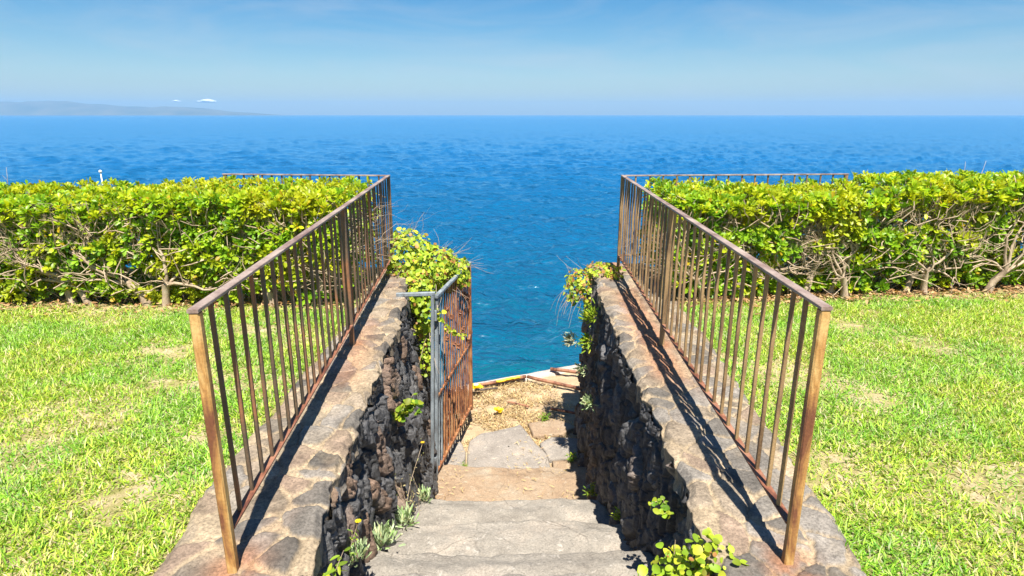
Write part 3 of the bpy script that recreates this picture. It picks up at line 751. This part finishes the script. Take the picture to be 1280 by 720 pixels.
def litter(name, n, fn, cols, p, L, label, flat=.25, wd=.42, mat='straw'):
    x, y, z = fn(n); n = len(x); az = rng.random(n)*6.283; tl = rng.normal(0, flat, n)
    D = np.stack([np.cos(az), np.sin(az), np.abs(tl)], 1); N = np.stack([rng.normal(0, .35, n), rng.normal(0, .35, n), np.ones(n)], 1)
    c = pick(n, cols, p)
    V, F, C = leaves(np.stack([x, y, z], 1), D, N, rng.uniform(.5, 1.4, n)*L, rng.uniform(wd*.6, wd*1.3, n)*L, OBOV, rng.uniform(-.2, .4, n), c)
    tag(mesh_np(name, V, F, M[mat], col=C), label, 'leaf litter', kind='stuff')
def f_hedge(n):
    s = rng.random(n) < .28; x = np.where(s, rng.uniform(-6, -1.5, n), rng.uniform(1.5, 7.5, n))
    yf = np.where(s, 5.2, 5.30+.12*(x-1.4)); y = yf+rng.normal(.12, .16, n); return x, y, -.035+.02*rng.random(n)
litter('leaf_litter', 4600, f_hedge, [(.35, .19, .08), (.46, .30, .15), (.22, .12, .06), (.5, .38, .2)], [.35, .3, .2, .15], .05, 'brown fallen leaves lying along the foot of both hedges')
def f_ter(n):
    x = rng.normal(.0, .42, n); y = rng.uniform(6.4, 8.2, n); k = (y < 8.2+.46*x) & (x > -1.2) & (x < 1.1) & ~((y < 6.75) & (abs(x) < .25)); k[k] &= fbm(x[k]*4.5, y[k]*4.5, 3, 3) > .42; x, y = x[k], y[k]
    return x, y, -2.14+.07*(fbm(x*2.2, y*2.2, 6, 5)-.5)+.035*(fbm(x*11, y*11, 2, 4)-.5)+.03*rng.random(len(x))
litter('dry_grass', 9000, f_ter, [(.50, .37, .18), (.60, .49, .28), (.40, .27, .13), (.26, .18, .10)], [.35, .3, .2, .15], .06, 'golden dry grass and leaves strewn over the lower terrace', .6, .13)
def f_stp(n):
    x = rng.choice([-.70, -.62, .1, .3, .62], n)+rng.normal(0, .12, n); y = np.where(rng.random(n) < .5, rng.uniform(4.9, 5.6, n), rng.uniform(5.7, 6.5, n)); k = abs(x) < .74; x, y = x[k], y[k]
    return x, y, np.where(y < 5.69, -1.885, -2.03)+.012*rng.random(len(x))
litter('straw', 260, f_stp, [(.58, .42, .18), (.46, .30, .15)], [.6, .4], .05, 'loose straw scattered on the rust stained step and flagstones', .25, .12)

# ------------------------------------------------------------------ small plants
def stalks(mb, c, n, L, spread, lean=(0, 0, 1), r=.002, droop=0.):
    for k in range(n):
        p = Vector(c)+Vector((random.gauss(0, spread*.3), random.gauss(0, spread*.3), 0)); d = (Vector(lean)+Vector((random.gauss(0, .5), random.gauss(0, .5), random.gauss(0, .25)))).normalized()
        pts = [p]; l = L*random.uniform(.6, 1.15)
        for i in range(5):
            d = (d+Vector((random.gauss(0, .12), random.gauss(0, .12), -droop+random.gauss(0, .08)))).normalized(); p = p+d*l/5; pts.append(p)
        mb.tube(pts, [r, r, r*.9, r*.8, r*.65, r*.4], 4, cap=False)
VC = [(.20, .32, .02), (.33, .44, .03), (.48, .50, .04), (.40, .20, .06)]
def vine_leaves(P, Nn, L, cols=VC, p=(.3, .4, .2, .1), shape=ROUND, mat='vine', parent=None, org=(0, 0, 0), name='foliage'):
    n = len(P); az = rng.random(n)*6.28; Nn = norm(Nn+rng.normal(0, .45, (n, 3)))
    t1 = norm(np.cross(Nn, rng.normal(size=(n, 3)))); l = L*rng.uniform(.4, 1.3, n)
    V, F, C = leaves(P, t1+Nn*rng.uniform(-.3, .6, (n, 1)), Nn, l, l*rng.uniform(.7, 1., n), shape, rng.uniform(-.1, .35, n), pick(n, cols, list(p)))
    return mesh_np(name, V-np.array(org), F, M[mat], parent, col=C)
def blob(c, r, n, shell=.35):
    u = norm(rng.normal(size=(n, 3))); s = 1-shell*rng.random((n, 1))**1.5
    lump = (.8+.5*fbm(u[:, 0]*2.4+c[0]*3, u[:, 1]*2.4+u[:, 2]*2.4, 4, 3))[:, None]
    return np.array(c)+u*np.array(r)*s*lump, u
# creeper on the sea end of the left wall
org = (-1.0, 6.4, 0); root = empty('creeper', org); tag(root, 'leafy yellow green creeper spilling over the left wall above the gate', 'creeper')
Ps = []; Ns = []
for c, r, n in (((-1.10, 6.45, .10), (.24, .38, .30), 900), ((-.86, 6.35, .04), (.26, .42, .22), 900), ((-.68, 6.55, -.08), (.20, .38, .17), 700), ((-.93, 5.9, -.10), (.12, .30, .20), 420), ((-.86, 5.85, -.35), (.09, .26, .26), 380), ((-.84, 5.75, -.72), (.07, .16, .26), 170), ((-.62, 6.75, -.12), (.13, .25, .12), 200), ((-1.2, 6.55, .3), (.1, .15, .12), 90)):
    p, u = blob(c, r, n); Ps.append(p); Ns.append(u+np.array((.1, -.5, .5)))
vine_leaves(np.concatenate(Ps), np.concatenate(Ns), .046, parent=root, org=org)
m = MB(); stalks(m, (-.95, 6.3, -.1), 26, .42, .6, (.2, -.3, .3), .0022, .1); stalks(m, (-.86, 5.75, -.4), 14, .6, .3, (.1, -.1, -.9), .003); m.build('stems', M['bark'], root, True).data.transform(Matrix.Translation(-Vector(org)))
m = MB(); stalks(m, (-1.12, 6.5, .32), 12, .34, .18, (.1, 0, 1), .0016); stalks(m, (-.78, 6.6, .1), 20, .32, .4, (.6, 0, .45), .0016); stalks(m, (-.55, 6.7, -.02), 9, .3, .3, (.9, 0, .1), .0015)
m.build('dry_stalks', M['bark'], root, True).data.transform(Matrix.Translation(-Vector(org)))
# trailing shoot across the gate
root = empty('trailing_shoot', (-.72, 5.6, -.2)); tag(root, 'single trailing shoot of round leaves hanging across the gate bars', 'vine'); org = (-.72, 5.6, -.2)
pts = [Vector((-.74, 5.75, .02)), Vector((-.69, 5.42, -.12)), Vector((-.66, 5.44, -.24)), Vector((-.60, 5.5, -.36)), Vector((-.53, 5.6, -.44)), Vector((-.47, 5.7, -.48))]
m = MB(); m.tube([p-Vector(org) for p in pts], .003, 5); m.build('stem', M['bark'], root, True)
P = np.array([pts[min(4, int(s))].lerp(pts[min(5, int(s)+1)], s-int(s)) for s in np.linspace(.4, 4.98, 46)])+rng.normal(0, .012, (46, 3))
vine_leaves(P, np.tile((.2, -.9, .4), (46, 1)), .042, p=(.2, .45, .35, 0), parent=root, org=org)
# clump on the end of the right wall
org = (.8, 6.35, -.05); root = empty('creeper', org); tag(root, 'straggly creeper with dry roots drooping off the end of the right wall', 'creeper'); Ps = []; Ns = []
for c, r, n in (((.74, 6.35, -.10), (.15, .22, .12), 300), ((.66, 6.3, -.22), (.10, .16, .11), 170), ((.80, 6.2, -.22), (.07, .12, .12), 90), ((.95, 6.3, .03), (.18, .22, .05), 260), ((1.05, 6.1, .03), (.08, .15, .035), 60)):
    p, u = blob(c, r, n); Ps.append(p); Ns.append(u+np.array((-.3, -.4, .6)))
vine_leaves(np.concatenate(Ps), np.concatenate(Ns), .036, p=(.2, .35, .2, .25), parent=root, org=org)
m = MB(); stalks(m, (.70, 6.25, -.20), 17, .36, .3, (-.45, -.2, -.6), .002, .25); m.build('dry_roots', M['bark'], root, True).data.transform(Matrix.Translation(-Vector(org)))
m = MB(); stalks(m, (.72, 6.35, 0), 8, .22, .3, (-.5, 0, .5), .0014); m.build('dry_stalks', M['bark'], root, True).data.transform(Matrix.Translation(-Vector(org)))

SCOL = [(.36, .46, .25), (.46, .54, .32), (.28, .42, .15), (.55, .55, .30)]
def succulent(c, r, n, label, axis=(0, 0, 1), L=.05, W=.011, cols=SCOL, p=(.4, .3, .2, .1), group=None, name='succulent'):
    root = empty(name, c); tag(root, label, 'succulent' if name == 'succulent' else 'weed', group)
    ax = np.array(axis, float); ax /= np.linalg.norm(ax)
    P = rng.normal(0, 1, (n, 3))*np.array(r)*.5; P += ax*(.3*np.max(r))
    D = norm(P*4+ax*.12+rng.normal(0, .05, (n, 3))+ax*.25*np.max(r)); D = norm(D+rng.normal(0, .35, (n, 3))+ax*.5)
    V, F, C = leaves(P, D, np.cross(D, rng.normal(size=(n, 3))), rng.uniform(.6, 1.25, n)*L, W, NEEDLE, rng.uniform(-.2, .2, n), pick(n, cols, list(p)))
    P2 = P; V2, F2, C2 = leaves(P2, D, np.cross(D, rng.normal(size=(n, 3))), rng.uniform(.6, 1.25, n)*L, W, NEEDLE, rng.uniform(-.2, .2, n), pick(n, cols, list(p)))
    V, F, C = cat_leaf([(V, F, C), (V2, F2, C2)])
    mesh_np('foliage', V, F, M['succulent'], root, col=C)
    m = MB(); stalks(m, (0, 0, 0), 7, float(np.max(r))*1.2, float(np.max(r)), tuple(ax), .003); m.build('stems', M['bark'], root, True)
    return root
g1 = 'glaucous succulent tufts at the foot of the left wall'
succulent((-.76, 2.52, -.47), (.045, .045, .045), 70, 'low grey green succulent tuft beside the yellow flower stalk', group=g1)
succulent((-.745, 3.02, -.77), (.06, .06, .06), 120, 'largest grey green succulent tuft at the left edge of the steps', group=g1, L=.06)
succulent((-.73, 3.60, -1.07), (.05, .055, .055), 100, 'second largest succulent tuft with tall straw stalks behind it', group=g1, L=.06)
succulent((-.72, 4.36, -1.42), (.04, .045, .04), 70, 'succulent tuft nearest the gate post beside the steps', group=g1, L=.06)
g2 = 'succulents hanging on the right wall'
succulent((.76, 5.55, -.24), (.06, .06, .06), 130, 'bright green succulent topmost on the dark right wall face', (-.8, -.3, .5), .05, cols=VC, p=(.5, .4, .1, 0), group=g2)
succulent((.745, 5.62, -.52), (.05, .05, .06), 90, 'drooping green succulent just below the topmost one on the right wall', (-.8, -.3, .1), .05, cols=VC, p=(.6, .3, .1, 0), group=g2)
succulent((.68, 6.45, -.82), (.06, .05, .06), 110, 'silvery succulent on the far edge of the right wall against the sea', (-.9, -.3, .3), .05, cols=[(.5, .5, .38), (.4, .45, .28)], p=(.5, .5), group=g2)
succulent((.72, 5.75, -.88), (.05, .06, .04), 50, 'sparse succulent sprig low on the far right wall face', (-.8, -.3, .4), .05, group=g2)
succulent((.72, 5.1, -.92), (.04, .05, .05), 70, 'small pale succulent tuft lowest on the right wall face', (-.8, -.3, .4), .05, group=g2)
def weed(c, h, n, label, cols, p, L=.05, W=.014, shape=ROUND, flower=None, lean=(0, 0, 1)):
    root = empty('weed', c); tag(root, label, 'weed')
    m = MB(); st = []
    for k in range(n):
        d = (Vector(lean)+Vector((random.gauss(0, .3), random.gauss(0, .3), 0))).normalized(); p0 = Vector((random.gauss(0, h*.08), random.gauss(0, h*.08), 0)); l = h*random.uniform(.6, 1.1)
        pts = [p0, p0+d*l*.5+Vector((random.gauss(0, .01),)*3), p0+d*l+Vector((random.gauss(0, .02),)*3)]; st.append(pts); m.tube(pts, [.0025, .002, .0015], 4, cap=False)
    m.build('stems', M['bark'], root, True)
    P = []; N = []
    for pts in st:
        for q in np.linspace(.2, 2, 13):
            i = min(1, int(q)); P.append(pts[i].lerp(pts[i+1], q-i)); N.append((random.gauss(0, .5), random.gauss(-.3, .5), .8))
    P = np.array(P)+rng.normal(0, h*.04, (len(P), 3)); nn = len(P)
    Nn = norm(np.array(N)); D = norm(rng.normal(size=(nn, 3))*np.array((1, 1, .4))+np.array((0, 0, .25)))
    V, F, C = leaves(P, D, Nn, L*rng.uniform(.6, 1.2, nn), W*rng.uniform(.7, 1.2, nn), shape, rng.uniform(-.1, .3, nn), pick(nn, cols, p)); mesh_np('foliage', V, F, M['vine'], root, col=C)
    if flower:
        top = max((s[-1] for s in st), key=lambda v: v.z); fp = np.tile(np.array(top), (10, 1)); a = np.arange(10)*.63
        V, F, C = leaves(fp, np.stack([np.cos(a), np.sin(a), .4+0*a], 1), np.tile((0., 0, 1), (10, 1)), .018, .01, ROUND, 0., np.tile(flower, (10, 1))); mesh_np('flower', V, F, M['vine'], root, col=C)
GW = [(.12, .24, .02), (.22, .34, .03), (.34, .40, .03)]
weed((-.765, 2.03, -.30), .17, 5, 'upright bright green weed at the near foot of the left wall', GW, [.3, .5, .2], .06, .016)
weed((-.74, 2.50, -.46), .22, 2, 'thin weed stalk with a yellow flower beside the low succulent', GW, [.3, .4, .3], .025, .006, flower=(.75, .62, .02))
weed((-.83, 4.05, -.52), .24, 5, 'round leaved green sprig growing from the middle of the left wall face', GW, [.2, .5, .3], .05, .045, lean=(.5, -.2, .8))
weed((-.72, 3.75, -1.10), .42, 6, 'tall straw coloured stalks against the dark left wall', [(.5, .42, .2), (.34, .36, .12)], [.6, .4], .02, .004, flower=(.7, .45, .03))
weed((.76, 2.55, -.24), .12, 3, 'small sprig of pinkish green leaves on the right wall face', GW+[(.42, .16, .12)], [.25, .4, .3, .05], .034, .026, lean=(-.6, -.3, .7))
weed((.66, 2.60, -.72), .07, 6, 'tiny bright green weed at the right end of a middle step', GW, [.2, .5, .3], .04, .008)
weed((.72, 3.6, -1.05), .06, 4, 'tiny weed against the dark right wall higher up the steps', GW, [.2, .5, .3], .04, .008)
weed((.70, 4.7, -1.62), .10, 5, 'green tuft at the foot of the right wall by the rust stained step', GW, [.2, .5, .3], .05, .008)
weed((.66, 6.0, -2.06), .10, 6, 'green weed in the shadow on the flat stones by the right wall', GW, [.5, .4, .1], .04, .012)
weed((.42, 7.0, -2.12), .12, 12, 'low green weed patch in the dry grass of the terrace', GW, [.4, .5, .1], .04, .012)
weed((-.50, 5.72, -2.04), .10, 4, 'green grass blade tuft at the edge of the gate shadow', GW, [.4, .5, .1], .05, .006)
# bush in the bottom right corner of the stair
root = empty('shrub', (.74, 1.92, -.28)); tag(root, 'round leaved yellow green shrub beside the near end of the right wall', 'shrub'); org = (.74, 1.92, -.28)
Ps = []; Ns = []
for c, r, n in (((.67, 2.02, -.17), (.13, .12, .13), 150), ((.74, 2.0, -.06), (.11, .09, .12), 110), ((.58, 1.97, -.24), (.11, .1, .1), 90), ((.80, 1.93, -.06), (.10, .08, .09), 80)):
    p, u = blob(c, r, n, .6); Ps.append(p); Ns.append(u*.6+np.array((0, -.5, .8)))
vine_leaves(np.concatenate(Ps), np.concatenate(Ns), .034, p=(.35, .4, .2, .05), parent=root, org=org)
m = MB(); stalks(m, (0, 0, -.05), 16, .3, .2, (-.05, 0, 1), .003); m.build('stems', M['bark'], root, True)
for (x, y, z) in ((.57, 1.98, -.16), (.585, 1.95, -.20)):
    bpy.ops.mesh.primitive_uv_sphere_add(segments=12, ring_count=8, radius=.011, location=(x, y, z)); o = bpy.context.object; o.name = 'snail_shell'
    o.scale = (1, 1, .8); o.data.materials.append(M['white']); tag(o, 'small white snail shell clinging to the shrub leaves', 'snail', 'white snail shells on the shrub')

# ------------------------------------------------------------------ terrace bits
def pipe(pts, r, label, mat='pipe', name='pipe', cat='pipe', n=10):
    m = MB(); P = [Vector(p) for p in pts]; Q = []
    for a, b in zip(P[:-1], P[1:]):
        for k in range(6): Q.append(a.lerp(b, k/6)+Vector((random.gauss(0, .003), random.gauss(0, .003), random.gauss(0, .003))))
    Q.append(P[-1]); m.tube(Q, [r*random.uniform(.9, 1.1) for _ in Q], n); return tag(m.build(name, M[mat], None, True), label, cat)
pipe([(.22, 8.25, -2.06), (1.2, 7.68, -2.06)], .026, 'long rusty pipe lying from the sea edge to the right wall')
pipe([(.58, 8.50, -2.05), (1.3, 8.30, -2.05)], .024, 'short rusty pipe resting on the terrace closest to the right end of the kerb')
pipe([(-.50, 7.93, -2.06), (.20, 8.25, -2.06)], .024, 'orange rusty pipe lying along the pale concrete kerb')
pipe([(.50, 7.25, -2.07), (1.1, 7.05, -2.07)], .02, 'dark rusty pipe half hidden in the shadow of the right wall')
pipe([(-.05, 7.5, -2.09), (.22, 7.35, -2.09)], .014, 'short rusty rod lying in the middle of the dry grass', name='rod', cat='rod')
pipe([(-.52, 7.84, -2.08), (-.20, 7.9, -2.08)], .012, 'thin dark rod beside the yellow flower shaped scrap', 'steel_dark', 'rod', 'rod')
pipe([(.75, 9.15, -2.33), (1.5, 8.8, -2.33)], .03, 'rusty pipe jutting out beyond the kerb over the water')
pipe([(-.22, 8.02, -2.04), (-.10, 8.06, -2.03), (.02, 8.13, -2.03), (.12, 8.14, -2.02)], .018, 'short length of yellow hose lying against the kerb', 'yellow', 'hose', 'hose')
def scrap(c, r, label, inner):
    root = empty('plastic_scrap', c); tag(root, label, 'litter'); a = np.arange(14)*2.4
    V, F, C = leaves(np.zeros((14, 3)), np.stack([np.cos(a), np.sin(a), .3+.5*rng.random(14)], 1), np.tile((0., -.3, 1), (14, 1)), r*rng.uniform(.7, 1.2, 14), r*.8, ROUND, rng.uniform(-.3, .3, 14), pick(14, [(.78, .60, .03)], [1.]))
    mesh_np('petals', V, F, M['vine'], root, col=C)
    if inner:
        V, F, C = leaves(np.tile((0, -.01, .03), (8, 1)), np.stack([np.cos(a[:8]), np.sin(a[:8]), .9+0*a[:8]], 1), np.tile((0., -.3, 1), (8, 1)), r*.6, r*.4, ROUND, 0., np.tile((.8, .78, .6), (8, 1))); mesh_np('pale_centre', V, F, M['vine'], root, col=C)
scrap((-.49, 7.72, -2.0), .085, 'yellow flower shaped scrap with pale centre at the gate end of the kerb', True)
scrap((-.17, 7.18, -2.07), .07, 'crumpled yellow scrap lying on the dry grass', False)

# ------------------------------------------------------------------ things behind the hedges
def marker():
    root = empty('marker_pole', (-4.42, 6.68, -.05)); tag(root, 'thin white pole with round knob behind the left hedge', 'pole')
    m = MB(); m.tube([(0, 0, 0), (0, 0, 1.07)], .006, 8); m.build('pole', M['white'], root, True)
    m = MB(); m.tube([(0, 0, 1.05+.036*math.sin(t)) if False else (0, 0, 1.072-.017*math.cos(t)) for t in np.linspace(0, PI, 9)], [max(.002, .017*math.sin(t)) for t in np.linspace(0, PI, 9)], 12); m.build('knob', M['white'], root, True)
marker()
for (x, y, h, n, lab) in ((-5.45, 6.66, 1.13, 1, 'thin dry stalk above the far left of the hedge'), (4.95, 6.66, 1.2, 2, 'pale branching dry stalks above the right hedge'), (3.85, 6.6, 1.10, 1, 'short dry stalk poking up behind the right hedge')):
    root = empty('dry_stalk', (x, y, -.05)); tag(root, lab, 'dry plant')
    m = MB()
    for k in range(n):
        p = Vector((random.gauss(0, .03), 0, 0)); d = Vector((random.gauss(0, .05), 0, 1)); pts = [p]
        for i in range(6): d = (d+Vector((random.gauss(0, .05), random.gauss(0, .05), 0))).normalized(); pts.append(pts[-1]+d*h/6)
        m.tube(pts, [.0035, .0035, .003, .003, .0025, .002, .0015], 5)
        for i in (4, 5):
            m.tube([pts[i], pts[i]+Vector((random.gauss(0, .02), 0, .05)), pts[i]+Vector((random.gauss(0, .04), 0, .10))], [.0025, .002, .0012], 4)
    m.build('stalks', M['bark'], root, True)

# ------------------------------------------------------------------ small cumulus clouds outside the haze
def cloud(c, w, h, label, seed):
    r = random.Random(seed); import bmesh
    bm = bmesh.new()
    for k in range(26):
        u = r.uniform(-1, 1); s = h*(.38+.5*(1-abs(u))*r.random())
        mt = Matrix.Translation((u*w*.5, r.uniform(-.2, .2)*w, s*.35+r.random()*h*.3*(1-abs(u)))) @ Matrix.Diagonal((s*1.7, s*1.2, s*.7, 1))
        bmesh.ops.create_icosphere(bm, subdivisions=3, radius=1, matrix=mt)
    for v in bm.verts:
        n = mnoise.fractal(v.co*(3./h), 1., 2., 4); v.co += Vector((n, n*.5, n*.6))*h*.16
    me = bpy.data.meshes.new('cloud'); bm.to_mesh(me); bm.free(); me.polygons.foreach_set('use_smooth', np.ones(len(me.polygons), bool))
    t = NT('cloud vapour'); t.b.inputs['Subsurface Weight'].default_value = 0; me.materials.append(t.fin((.85, .85, .86), 1., None, spec=0.))
    o = bpy.data.objects.new('cloud', me); o.location = c; link(o); tag(o, label, 'cloud', kind='structure')
cloud((-5330, 11200, 212), 270, 52, 'small white cloud low over the far island', 3)
cloud((-5860, 11200, 222), 130, 26, 'tiny cloud puff left of the small white cloud', 4)
